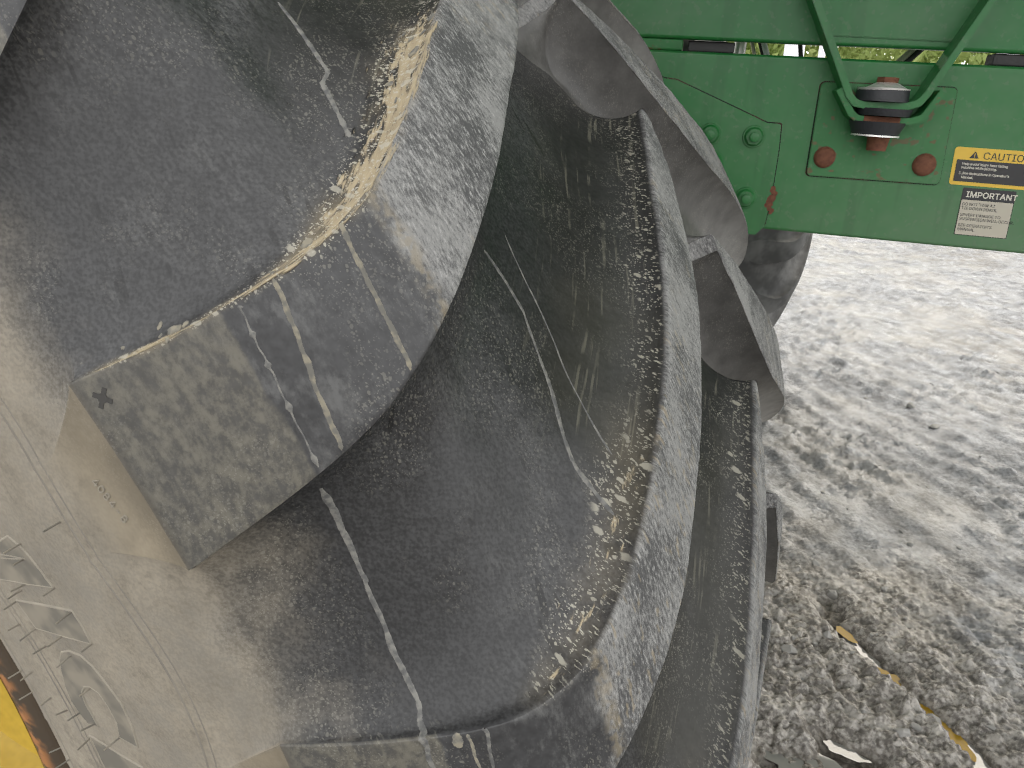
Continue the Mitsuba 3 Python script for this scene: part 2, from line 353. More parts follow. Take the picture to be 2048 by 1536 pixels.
scene['yellow_rim'] = {'type': 'principled', 'base_color': mikit.proc(wheel_color), 'roughness': .45}
scene['black_rubber'] = {'type': 'principled', 'base_color': rgb(.028, .030, .034), 'roughness': .5}
scene['steel'] = {'type': 'principled', 'base_color': rgb(.75, .73, .70), 'metallic': .55, 'roughness': .40}
scene['dark_steel'] = {'type': 'principled', 'base_color': rgb(.03, .03, .03), 'roughness': .6}
scene['decal_yellow'] = {'type': 'principled', 'base_color': rgb(.68, .45, .05), 'roughness': .35}
scene['decal_black'] = {'type': 'principled', 'base_color': rgb(.025, .025, .027), 'roughness': .35}
scene['decal_white'] = {'type': 'principled', 'base_color': rgb(.60, .57, .50), 'roughness': .4}
scene['decal_cream'] = {'type': 'principled', 'base_color': rgb(.46, .43, .35), 'roughness': .4}

def wet_mud(p):
    d = dr.sqrt(dr.square((p.x - 1.22) * .9) + dr.square(p.y - .80))
    return ss(1.05, .45, d + (rf(p.x, p.y, 2.0, 5., 4) - .5) * 1.1)
def mud_color(p, n, uv):
    n1 = rf(p.x, p.y, 1.0, 3., 3); n2 = rf(p.x, p.y, p.z, 26., 3); n3 = rf(p.x, p.y, p.z, 120., 3)
    col = mikit.mix(mi.Color3f(.125, .127, .130), mi.Color3f(.285, .292, .304), ss(.30, .70, n2 * .5 + n3 * .5))
    n4 = rf(p.x, p.y * .6, 5.0, 7., 4)
    n5 = rf(p.x + p.y * .3, p.y * .7, 9.0, 17., 4)
    col = col * (.52 + .50 * n4 + .42 * ss(.25, .75, n5))
    col = mikit.mix(col, mi.Color3f(.34, .32, .285), .30 * ss(.45, .7, n1))
    wet = wet_mud(p)
    col = mikit.mix(col, mikit.mix(mi.Color3f(.125, .110, .092), mi.Color3f(.42, .39, .345), ss(.36, .66, n2 * .4 + n3 * .6)), wet * .85)
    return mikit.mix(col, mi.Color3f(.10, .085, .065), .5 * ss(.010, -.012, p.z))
def mud_rough(p, n, uv):
    n1 = mikit.fbm(p.x * 7 + 4, p.y * 7, 1.0, 3)
    return .30 + .38 * ss(.36, .6, n1) - .16 * wet_mud(p)
def mud_bump(p, n, uv):
    return rf(p.x, p.y, p.z, 90., 4, .7) * (.007 + .002 * wet_mud(p))
scene['mud'] = {'type': 'bumpmap', 'arbitrary': mikit.proc(mud_bump, eps=1.5e-3), 'scale': 1.0,
                'bsdf': {'type': 'principled', 'base_color': mikit.proc(mud_color), 'roughness': mikit.proc(mud_rough), 'specular': .5}}
scene['sky_pale_water'] = {'type': 'principled', 'base_color': rgb(.21, .205, .19), 'roughness': .03, 'specular': .8}  # paler copy of the same water, sky reflection put into its colour
scene['muddy_water'] = {'type': 'principled', 'base_color': rgb(.30, .185, .022), 'roughness': .25, 'specular': .12}
def stone_color(p, n, uv):
    return mikit.mix(mi.Color3f(.13, .13, .125), mi.Color3f(.34, .33, .31), mikit.fbm(p.x * 45, p.y * 45, p.z * 45, 3))
scene['stone_grey'] = {'type': 'principled', 'base_color': mikit.proc(stone_color), 'roughness': .7}
scene['leaf'] = {'type': 'principledthin', 'diff_trans': 1.1, 'base_color': mikit.proc(lambda p, n, uv: mikit.mix(mi.Color3f(.26, .36, .11), mi.Color3f(.60, .66, .30), mikit.fbm(p.x * 1.3, p.y * 1.3, p.z * 1.3, 3))), 'roughness': .6}
scene['white_paint'] = {'type': 'principled', 'base_color': rgb(.75, .75, .78), 'roughness': .6}
scene['bark'] = {'type': 'diffuse', 'reflectance': rgb(.10, .08, .06)}
scene['rib_rubber'] = {'type': 'principled', 'base_color': mikit.proc(lambda p, n, uv: mikit.mix(mi.Color3f(.12, .108, .09), mi.Color3f(.20, .18, .145), rf(p.x, p.y, p.z, 40., 3))), 'roughness': .75}
scene['black_brown'] = {'type': 'principled', 'base_color': mikit.proc(lambda p, n, uv: mikit.mix(mi.Color3f(.014, .011, .009), mi.Color3f(.10, .045, .018), ss(.45, .7, rf(p.x, p.y, p.z, 60., 3)))), 'roughness': .85}
scene['seam_dirt'] = {'type': 'principled', 'base_color': mikit.proc(lambda p, n, uv: mikit.mix(mi.Color3f(.010, .028, .012), mi.Color3f(.06, .03, .015), ss(.45, .65, rf(p.x, p.y, p.z, 30., 3)))), 'roughness': .8}
scene['dusty_rubber'] = {'type': 'principled', 'base_color': mikit.proc(lambda p, n, uv: mikit.mix(mi.Color3f(.06, .06, .06), mi.Color3f(.15, .15, .148), ss(.3, .7, rf(p.x, p.y, p.z, 12., 4)))), 'roughness': .7}
# ---------------------------------------------------------------- the machine
labels['sprayer'] = {'label': 'green farm sprayer with a huge muddy lugged tyre, yellow rim and bolted frame beams', 'category': 'farm sprayer'}
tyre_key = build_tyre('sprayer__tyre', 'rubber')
labels['sprayer__tyre'] = {'label': 'near tyre with mud splashes, filling the left of the picture'}

def surf(C, v, far=False):
    """Point and normal of the tyre at column coordinate C (2 per pitch) and row coordinate v."""
    j = int(math.floor(C / 2)); c = C - 2 * j
    P, n, _, _ = TY[(far, j)]
    a = np.interp(v, ROWV, np.arange(len(ROWV))); b = np.interp(c, COLC, np.arange(len(COLC)))
    i, k = min(int(a), len(ROWV) - 2), min(int(b), len(COLC) - 2); x, y = a - i, b - k
    g = lambda A: (A[i, k] * (1 - x) * (1 - y) + A[i + 1, k] * x * (1 - y) + A[i, k + 1] * (1 - x) * y + A[i + 1, k + 1] * x * y)
    m = g(n); return g(P), m / np.linalg.norm(m)
def by_angle(th, r):
    """Point and normal of the near sidewall at an angle and a radius."""
    for j in NEARJ:
        P, n, _, _ = TY[(False, j)]
        A = np.arctan2(P[20, :, 2] - ZA, P[20, :, 0])
        if A.min() <= th <= A.max():
            R = np.hypot(P[:60, 0, 0], P[:60, 0, 2] - ZA)
            a = np.interp(r, R[:45], np.arange(45)); b = np.interp(th, A, np.arange(len(A)))
            i, k = min(int(a), 58), min(int(b), len(A) - 2); x, y = a - i, b - k
            g = lambda M: (M[i, k] * (1 - x) * (1 - y) + M[i + 1, k] * x * (1 - y) + M[i, k + 1] * (1 - x) * y + M[i + 1, k + 1] * x * y)
            m = g(n); return g(P), m / np.linalg.norm(m)
    raise ValueError(th)
def smooth_path(pts, n=6):
    pts = np.array(pts); s = np.arange(len(pts))
    q = np.linspace(0, len(pts) - 1, (len(pts) - 1) * n + 1)
    return PchipInterpolator(s, pts)(q) if len(pts) > 1 else pts
def ribbon(P, N, w, h, k=7):
    """A low rounded bead lying on a surface along P with widths w and height h."""
    P, N = np.array(P), np.array(N); t = np.gradient(P, axis=0); t /= np.linalg.norm(t, axis=1)[:, None] + 1e-12
    b = np.cross(t, N); b /= np.linalg.norm(b, axis=1)[:, None] + 1e-12
    a = np.linspace(-1, 1, k)
    V = P[:, None] + b[:, None] * (a[None, :, None] * w[:, None, None] / 2) + N[:, None] * ((np.sqrt(np.clip(1 - a * a, 0, 1)) - .35)[None, :, None] * (h * w / w.max())[:, None, None])
    m = len(P); i = (np.arange(m - 1)[:, None] * k + np.arange(k - 1)[None]).ravel()
    f = np.stack([i, i + 1, i + k + 1, i + k], 1)
    o = trimesh.Trimesh(V.reshape(-1, 3), np.vstack([f[:, [0, 2, 1]], f[:, [0, 3, 2]]]), process=False)
    if (o.face_normals * np.repeat(N[:1], len(o.faces), 0)).sum() < 0: o.invert()
    return o
TRICKLES = [
    ([(0.985, .0826), (0.902, .0818), (.762, .0795), (.633, .0775), (.513, .0759), (.379, .0736), (.222, .0723), (.092, .0711), (.022, .0703)], .0030, 'clay'),
    ([(3.90, .0512), (3.80, .0484), (3.744, .0472), (3.657, .0461), (3.497, .0459), (3.399, .0454), (3.312, .0455), (3.219, .0473), (3.147, .05), (3.077, .0505), (3.015, .0521), (2.96, .0521), (2.86, .0515), (2.76, .0514)], .0040, 'dried_trickle'),
    ([(.992, .1334), (.926, .1307), (.789, .1286), (.656, .1272), (.524, .1259), (.392, .1244), (.259, .1233), (.125, .1225), (.031, .1212)], .0028, 'clay'),
    ([(.96, .0655), (.923, .0649), (.846, .0642), (.77, .0634), (.697, .0631), (.624, .0629), (.551, .0625), (.425, .0613), (.309, .0607), (.179, .06), (.033, .0592)], .0022, 'dried_trickle'),
    ([(1.428, .3023), (1.388, .2984), (1.348, .2911), (1.308, .28), (1.284, .2714), (1.29, .2538), (1.274, .2469), (1.257, .2395), (1.233, .2316), (1.208, .2237), (1.187, .2166)], .0032, 'dried_trickle'),
    ([(3.724, .3638), (3.655, .3794), (3.567, .3834), (3.48, .386), (3.426, .3774), (3.36, .3605), (3.311, .3356), (3.263, .3108), (3.222, .299), (3.168, .2952), (3.087, .2858)], .0032, 'dried_trickle'),
    ([(3.65, .4428), (3.576, .4344), (3.499, .4308), (3.436, .4281), (3.369, .4198), (3.302, .4003), (3.243, .3841), (3.178, .3646), (3.124, .3487)], .0015, 'dried_trickle'),
    ([(2.985, .0689), (2.942, .0689), (2.83, .0689), (2.70, .0692)], .0022, 'clay'), ([(3.0, .0769), (2.979, .0769), (2.841, .0757), (2.69, .0743)], .0026, 'dried_trickle'),
    ([(2.995, .064), (2.95, .0642), (2.9, .0641)], .006, 'clay')]
rng = np.random.default_rng(4)
for path, w, mat in TRICKLES:
    q = smooth_path(path, 8); q[:, 1] += .0002 * np.sin(np.arange(len(q)) * .53 + w * 900)
    PN = [surf(*x) for x in q]
    P, N = np.array([a for a, b in PN]), np.array([b for a, b in PN])
    k = len(q); wob = 1 + .5 * (meshkit.noise(np.stack([np.arange(k) * .22, np.full(k, w * 1e4), np.zeros(k)], 1)) - .5) + .35 * (rng.random(k) - .5)
    if w == .0022 and mat == 'dried_trickle': wob = .35 + 1.5 * np.clip(np.sin(np.arange(k) * .33 + 1), 0, 1) ** 6 + .3 * rng.random(k)
    wid = w * wob * np.clip(np.minimum(np.arange(k), np.arange(k)[::-1]) / 4 + .3, 0, 1)
    add('sprayer__tyre__mud_trickle', ribbon(P, N, wid, .0006), mat, smooth=True)
# lumps of clay on the ledge of the lug in front
blobs = []
for i in range(34):
    v = rng.uniform(.0, .42); C = 1.03 + .10 * rng.random() ** 1.5 + .01 * rng.normal()
    P, n = surf(C, v); s = .0006 + .0028 * rng.random() ** 4
    b = trimesh.creation.icosphere(1, s); b.vertices *= 1 + .5 * (rng.random((len(b.vertices), 1)) - .5)
    a = np.cross(n, [0, 1, 0]); a /= np.linalg.norm(a); M = np.stack([a * rng.uniform(.7, 1.6), np.cross(n, a) * rng.uniform(.7, 2.), n * .35], 1)
    b.vertices = b.vertices @ M.T + P; blobs.append(b)
add('sprayer__tyre__clay_crumbs', trimesh.util.concatenate(blobs), 'clay', smooth=True, kind='stuff')

# raised outlines of the sidewall's lettering, their darker faces, and the hair-like moulding nubs
LETTERS = [([(0.5485, 0.5743), (0.5441, 0.5817), (0.54, 0.5891), (0.5359, 0.5964), (0.5319, 0.6035), (0.5348, 0.5954), (0.5377, 0.587), (0.5413, 0.579), (0.5451, 0.5711)], True),
    ([(0.5397, 0.6085), (0.5325, 0.6094), (0.5252, 0.6105), (0.518, 0.6115), (0.5122, 0.6123), (0.5065, 0.6133), (0.5007, 0.6139), (0.4949, 0.6147), (0.4979, 0.6074), (0.5009, 0.5998), (0.504, 0.5921), (0.5073, 0.5842), (0.511, 0.576), (0.515, 0.5681), (0.5192, 0.56), (0.5235, 0.5519), (0.56, 0.53), (0.56, 0.6)], True),
    ([(0.493, 0.5552), (0.4892, 0.5636), (0.4856, 0.5719), (0.4823, 0.5801), (0.4791, 0.5884), (0.4759, 0.5964), (0.4728, 0.6043), (0.4699, 0.6119), (0.467, 0.6192), (0.4607, 0.6195), (0.4544, 0.6198), (0.4481, 0.6201), (0.4418, 0.6196), (0.4355, 0.6191), (0.4292, 0.6187), (0.432, 0.6114), (0.4347, 0.6038), (0.4376, 0.5959), (0.4405, 0.5879), (0.4436, 0.5805), (0.4469, 0.5732), (0.4504, 0.5659), (0.454, 0.5585), (0.4639, 0.5577), (0.4739, 0.557), (0.4834, 0.5561)], True),
    ([(0.3325, 0.5507), (0.3412, 0.5492), (0.3499, 0.5478), (0.3607, 0.5494), (0.3714, 0.551), (0.383, 0.5545), (0.3944, 0.5581), (0.4104, 0.5645), (0.4196, 0.5724), (0.4216, 0.5835), (0.4188, 0.5896), (0.4161, 0.5956), (0.409, 0.5998), (0.4021, 0.6039), (0.396, 0.6053), (0.39, 0.6068), (0.384, 0.6082), (0.378, 0.6097), (0.3712, 0.6111), (0.3644, 0.6126), (0.3577, 0.6141), (0.3488, 0.6135), (0.3399, 0.613), (0.3309, 0.6125), (0.3212, 0.6107), (0.3113, 0.609), (0.3013, 0.6073), (0.3048, 0.5983), (0.3091, 0.5893), (0.3198, 0.5924), (0.3303, 0.5956), (0.3405, 0.5954), (0.3507, 0.5953), (0.3597, 0.5937), (0.3687, 0.5922), (0.3751, 0.5848), (0.3746, 0.5772), (0.3654, 0.569), (0.3573, 0.5674), (0.349, 0.5658), (0.335, 0.5663), (0.3259, 0.5665), (0.3168, 0.5668), (0.318, 0.555)], True),
    ([(0.2559, 0.5472), (0.2673, 0.5475), (0.2785, 0.5478), (0.2898, 0.5482), (0.2982, 0.5486), (0.2938, 0.5555), (0.2893, 0.562), (0.2849, 0.5687), (0.2807, 0.5755), (0.278, 0.5815), (0.2755, 0.5875), (0.2731, 0.5935), (0.2708, 0.5995), (0.235, 0.6), (0.235, 0.548)], True)]
from shapely.geometry import Polygon, Point
for pts, closed in LETTERS:
    q = np.array(pts + pts[:1]); d = []
    for a, b in zip(q[:-1], q[1:]):
        m = max(2, int(np.hypot((b[0] - a[0]) * .65, b[1] - a[1]) / .0025)); d += [a + (b - a) * i / m for i in range(m)]
    d.append(q[-1]); PN = [by_angle(*x) for x in d]
    P, N = np.array([a for a, _ in PN]), np.array([b for _, b in PN])
    key = num('sprayer__tyre__letter_edge')
    add(key, ribbon(P, N, np.full(len(P), .0022), .0012), 'letter_dust', smooth=True)
    poly = Polygon(np.array(pts) * [.65, 1]).buffer(0)
    poly = max(getattr(poly, 'geoms', [poly]), key=lambda g: g.area)
    v2, f2 = trimesh.creation.triangulate_polygon(poly, engine='earcut')
    m2 = trimesh.Trimesh(np.c_[v2, np.zeros(len(v2))], f2, process=False)
    v3, f3 = trimesh.remesh.subdivide_to_size(m2.vertices, m2.faces, .004)
    PN = [by_angle(x[0] / .65, x[1]) for x in v3]
    m3_ = trimesh.Trimesh(np.array([a + b * .0006 for a, b in PN]), f3, process=False)
    if (m3_.face_normals[:, 1].mean()) > 0: m3_.invert()
    add('sprayer__tyre__letter', m3_, 'letter_rubber', smooth=True)
NUBS = [(0.5325, 0.6005), (0.5075, 0.582), (0.5026, 0.5698), (0.494, 0.615), (0.4921, 0.5546), (0.4664, 0.6179), (0.4627, 0.5376), (0.4541, 0.5575), (0.4406, 0.5869), (0.4291, 0.556), (0.4292, 0.6187), (0.4169, 0.5845), (0.3885, 0.4913), (0.3891, 0.51), (0.3721, 0.5832), (0.3464, 0.4831), (0.3487, 0.518), (0.332, 0.5329), (0.333, 0.5509), (0.3198, 0.5643), (0.2934, 0.5475), (0.3078, 0.5887), (0.2288, 0.4715), (0.2252, 0.4892), (0.5474, 0.6089), (0.5469, 0.6636)]
for th, r in NUBS:
    P, n = by_angle(th, r); L = rng.uniform(.007, .011)
    d = n + rng.normal(0, .10, 3); d /= np.linalg.norm(d)
    add('sprayer__tyre__moulding_nub', trimesh.creation.cylinder(.0006, segment=[P - d * .001, P + d * L], sections=7), 'letter_rubber', smooth=50)
for r, w in ((.5365, .0020), (.543, .0014), (.672, .0020), (.679, .0012), (.492, .0016)):
    th = np.linspace(.10, .80, 120); PN = [by_angle(t, r + (.004 * np.sin(t * 21) if r > .65 else 0)) for t in th]
    add('sprayer__tyre__sidewall_rib', ribbon([a for a, _ in PN], [b for _, b in PN], np.full(120, w), .0005), 'rib_rubber', smooth=True)
def frame_on(P, n, xdir):
    x = xdir - n * (xdir @ n); x /= np.linalg.norm(x); y = np.cross(n, x)
    M = np.eye(4); M[:3, 0], M[:3, 1], M[:3, 2], M[:3, 3] = x, y, n, P; return M
a, b = np.array([.5986, -.4882, 1.2750]), np.array([.6115, -.4880, 1.2607])
th0 = math.atan2(a[2] - ZA, a[0]); th1 = math.atan2(b[2] - ZA, b[0]); ra, rb_ = math.hypot(a[0], a[2] - ZA), math.hypot(b[0], b[2] - ZA)
for i, ch in enumerate('4084-8'):
    k = i / 5.; P, n = by_angle(th0 + (th1 - th0) * k, ra + (rb_ - ra) * k)
    m = meshkit.text_mesh(ch, .0050, .0008); m.apply_transform(frame_on(P, n, b - a)); add('sprayer__tyre__mould_number', m, 'letter_dust')
P, n = surf(.877, .00697)
star = trimesh.util.concatenate([trimesh.creation.box([.011, .0026, .0006]), trimesh.creation.box([.0026, .011, .0006]), trimesh.creation.cylinder(.0026, .0008)])
star.apply_transform(frame_on(P, n, np.array([.3, 0, 1.]))); add('sprayer__tyre__mould_mark', star, 'mould_rubber')

# the yellow rim inside the tyre
prof = np.array([(.452, -.430), (.4525, -.447), (.449, -.456), (.443, -.4590), (.432, -.4592), (.415, -.4592), (.404, -.4580), (.395, -.450), (.389, -.43), (.384, -.40), (.378, -.36), (.37, -.30), (.35, -.26), (.20, -.24), (.12, -.24), (.0005, -.25)])
rim = trimesh.creation.revolve(np.c_[prof[:, 0], -prof[:, 1]], sections=160)
rim.apply_transform(trimesh.transformations.rotation_matrix(math.pi / 2, [1, 0, 0])); rim.apply_translation([0, 0, ZA])
add('sprayer__rim', rim, 'yellow_rim', smooth=40, label='yellow wheel rim with a rusty edge')
seat = trimesh.creation.revolve([(.440, .425), (.4695, .425), (.4695, .434), (.4530, .440), (.440, .440)], sections=160)  # near-black ring with brown patches in the gap at the bead
seat.apply_transform(trimesh.transformations.rotation_matrix(math.pi / 2, [1, 0, 0])); seat.apply_translation([0, 0, ZA])
add('sprayer__rim__bead_seat', seat, 'black_brown', smooth=40, label='black-brown ring between the tyre and the yellow rim')

# the wheel on the far side of the machine
body = []
for far in (False, True):
    for j in range(NL):
        S = tyre_sector(j, far, False); body.append(grid_piece(*S, 0, len(ROWV), 0, len(COLC), 3, 2))
v, f, n, uv = join(body)
FAR = np.array([-.02, 3.05, 0])
scene['sprayer__far_tyre'] = {'type': 'ply', 'filename': meshkit.write_ply((v + FAR, f), uv=uv + np.array([40., 0]), normals=n), 'face_normals': False, 'bsdf': ref('dusty_rubber')}
labels['sprayer__far_tyre'] = {'label': 'far tyre seen beneath the lower beam'}
r2 = rim.copy(); r2.apply_translation(FAR); add('sprayer__far_rim', r2, 'yellow_rim', smooth=40)

# ---- frame beams: s along the beam, w up, o out of its face towards the near side
O0 = np.array([1.02567, .82095, 1.38484]); BX = np.array([.98684, .15095, -.05790]); BN = np.array([.1512, -.9885, 0]); BN /= np.linalg.norm(BN); BX /= np.linalg.norm(BX); BW = np.cross(BN, BX)
if BW[2] < 0: BW = -BW
BM = np.eye(4); BM[:3, 0], BM[:3, 1], BM[:3, 2], BM[:3, 3] = BX, BW, BN, O0      # right, up, out
if np.linalg.det(BM[:3, :3]) < 0: raise ValueError('left-handed beam frame')
def put(m):
    m = m.copy(); m.apply_transform(BM); return m
def rbox(x0, x1, y0, y1, z0, z1, r=.004, q=3):
    """A box with rounded edges."""
    s = m3.Manifold.sphere(r, 12)
    pts = [s.translate((x, y, z)) for x in (x0 + r, x1 - r) for y in (y0 + r, y1 - r) for z in (z0 + r, z1 - r)]
    m = m3.Manifold.batch_hull(pts).to_mesh(); return trimesh.Trimesh(m.vert_properties[:, :3], m.tri_verts, process=False)
def plate(pts, z0, z1, r=.006, bev=.0012):
    """A flat plate with rounded corners and a small bevel."""
    p = Polygon(pts).buffer(-r).buffer(r, 8); o = []
    for g, a, b in ((p.buffer(-bev), z0, z1), (p, z0, z1 - bev)):
        e = trimesh.creation.extrude_polygon(g, b - a, engine='earcut'); e.apply_translation([0, 0, a]); o.append(e)
    ring0 = p.simplify(.0002); 
    c = m3.CrossSection([np.array(p.exterior.coords)[:-1]], m3.FillRule.NonZero) if True else None
    a = m3.Manifold.extrude(c, z1 - z0 - bev); t = m3.Manifold.extrude(c.offset(-bev, m3.JoinType.Round), z1 - z0)
    m = m3.Manifold.batch_hull([a, t]) if False else (a + t)
    m = m.to_mesh(); e = trimesh.Trimesh(m.vert_properties[:, :3], m.tri_verts, process=False); e.apply_translation([0, 0, z0]); return e
def bar(path, half, z0, z1, r=.012):
    """A flat strap bent along a path (the path is its middle line), its edge facing out."""
    from shapely.geometry import LineString
    l = LineString(path).buffer(.0001)
    l = LineString(path).buffer(half + r, cap_style=2, join_style=1, quad_segs=10).buffer(-r, join_style=1, quad_segs=10)
    return plate(list(l.exterior.coords)[:-1], z0, z1, r=.001, bev=.0010)
low = [rbox(-2.6, 1.9, -.1625, .1490, -.014, 0, .006), rbox(-2.6, 1.9, .135, .1487, -.025, -.006, .004), rbox(-2.6, 1.9, -.1625, -.149, -.055, -.006, .004)]
add('sprayer__lower_beam', put(trimesh.util.concatenate(low)), 'green_paint', smooth=50, label='lower green frame beam with bolted plates and decals')
up = [rbox(-2.6, 1.9, .1690, .56, -.014, 0, .006), rbox(-2.6, 1.9, .1692, .180, -.025, -.006, .004)]
add('sprayer__upper_beam', put(trimesh.util.concatenate(up)), 'green_paint', smooth=50, label='upper green frame beam along the top edge')
add('sprayer__upper_beam__panel', put(plate([(-.135, .184), (.075, .182), (.13, .30), (.16, .50), (-.30, .50), (-.20, .32)], .0, .004)), 'green_paint', smooth=40)
add('sprayer__lower_beam__slot_block', put(rbox(-.80, -.385, .1495, .1685, -.05, -.004, .003)), 'weathered_green', smooth=40)
add('sprayer__lower_beam__slot_block', put(rbox(-.3755, -.290, .1495, .1685, -.05, -.02, .003)), 'dark_steel', smooth=40)  # near-black block painted in for the unlit hole in the slot
pipe = trimesh.creation.cylinder(.013, .5, sections=32); pipe.apply_transform(trimesh.transformations.rotation_matrix(math.pi / 2, [0, 1, 0])); 
pipe = trimesh.creation.cylinder(.012, segment=[(-.278, .10, -.10), (-.278, .30, -.10)], sections=32)
add('sprayer__pipe', put(pipe), 'steel', smooth=50, label='grey pipe behind the slot')
for s0, tilt, mat in ((-.262, .05, 'decal_cream'), (-.250, .055, 'dark_steel'), (-.243, .055, 'white_paint')):
    add('sprayer__boom_strut', put(trimesh.creation.cylinder(.0035 if mat != 'white_paint' else .006, segment=[(s0 - .09, .40, -.12), (s0 + tilt + .01, .05, -.12)], sections=16)), mat, smooth=50)
for s0, mat, r in ((.012, 'decal_cream', .006), (.024, 'dark_steel', .006)):
    add('sprayer__boom_strut', put(trimesh.creation.cylinder(r, segment=[(s0 + .16, .33, -.12), (s0 - .06, .08, -.12)], sections=16)), mat, smooth=50)
add('sprayer__boom_strut', put(trimesh.creation.cylinder(.004, segment=[(-.175, .20, -.09), (-.155, .12, -.09)], sections=16)), 'dark_steel', smooth=50)
add('sprayer__lower_beam__slot_block', put(rbox(.142, .60, .1495, .1685, -.05, -.012, .003)), 'dark_steel', smooth=40)

# mount with plate, strap, rubber bushes and bolt
add('sprayer__mount_plate', put(plate([(-.1299, .1084), (.0945, .1105), (.1075, -.0525), (-.1225, -.0544)], .0, .007, r=.008)), 'weathered_green', smooth=40, label='rust-stained square plate holding the rubber mount')
k_ = .955                                                # things that stand out of the face lie nearer to the camera
ST = [(-.245, .385), (-.1651, .2395), (-.1134, .1526), (-.0764, .0887), (-.064, .0768), (-.046, .0740), (.0235, .0760), (.0417, .0826), (.0509, .0975), (.1151, .2513), (.175, .395)]
LB = [(-.1035, .109), (-.0672, .0591), (-.0545, .0505), (-.0353, .0500), (.035, .0515), (.0536, .0582), (.0807, .1146)]
CX, CW = -.09, .095                                      # where the camera looks onto the beam's face, for the shift of raised parts
def near(pts, o): return [((s - CS) * (1 - o / 1.24) + CS, (w - CWW) * (1 - o / 1.24) + CWW) for s, w in pts]
ce = np.linalg.inv(BM) @ np.append(CAM, 1); CS, CWW = ce[0], ce[1]
def near(pts, o): return [((s - CS) * (1 - o / ce[2]) + CS, (w - CWW) * (1 - o / ce[2]) + CWW) for s, w in pts]
add('sprayer__mount_strap', put(bar(near(ST, .062), .0058, .002, .062, .016)), 'green_paint', smooth=40, label='bent green strap of the upper beam')
add('sprayer__mount_bracket', put(bar(near(LB, .058), .0056, .0075, .058, .012)), 'weathered_green', smooth=40, label='rusty bent bracket welded to the square plate')
def disc(s, w, o, r0, r1, h, sec=40, tilt=0):
    """A ring lying flat (its axis up along w)."""
    c = trimesh.creation.revolve([(0, -h / 2), (r0, -h / 2), (r1, h / 2), (0, h / 2)], sections=sec)
    c.apply_transform(trimesh.transformations.rotation_matrix(-math.pi / 2, [1, 0, 0])); c.apply_translation([s, w, o]); return c
def nr(s, w, o): return near([(s, w)], o)[0]
o = .036
s, w = nr(-.016, .0925, o + .03); add('sprayer__mount_bush', put(disc(s, w, o, .044, .042, .020)), 'black_rubber', smooth=50)
s, w = nr(-.0165, .1025, o + .03); add('sprayer__mount_washer', put(disc(s, w, o, .042, .043, .004)), 'steel', smooth=50)
s, w = nr(-.0185, .1080, o); add('sprayer__mount_washer', put(disc(s, w, o, .036, .017, .010)), 'steel', smooth=50)
s, w = nr(-.019, .114, o); hx = trimesh.creation.cylinder(.0175, .013, sections=6); hx.apply_transform(trimesh.transformations.rotation_matrix(math.pi / 2, [1, 0, 0])); hx.apply_translation([s, w + .001, o]); add('sprayer__mount_bolt', put(hx), 'rust')
s, w = nr(-.0135, .064, o); add('sprayer__mount_bush', put(disc(s, w, o, .042, .046, .012)), 'black_rubber', smooth=50)
s, w = nr(-.0135, .036, o + .03); add('sprayer__mount_bush', put(disc(s, w, o, .038, .047, .022)), 'black_rubber', smooth=50)
s, w = nr(-.0125, .0235, o + .03); add('sprayer__mount_washer', put(disc(s, w, o, .040, .0395, .003)), 'steel', smooth=50)
s, w = nr(-.0115, .0115, o); add('sprayer__mount_bolt', put(disc(s, w, o, .016, .019, .026)), 'rust', smooth=40)
s, w = nr(-.013, .0505, .059); add('sprayer__mount_bracket__rust_patch', put(rbox(s - .030, s + .030, w - .0068, w + .0062, .03, .0588, .002)), 'rust', smooth=40)
def dome(s, w, r, h, mat, key):
    c = trimesh.creation.revolve([(0, h), (r * .45, h * .96), (r * .75, h * .8), (r * .95, h * .45), (r, 0), (0, 0)][::-1], sections=40)
    c.apply_translation([s, w, .0068]); add(key, put(c), mat, smooth=60)
dome(-.0975, -.0197, .0192, .011, 'rust', 'sprayer__mount_plate__bolt'); dome(.0736, -.0199, .0200, .011, 'rust', 'sprayer__mount_plate__bolt')
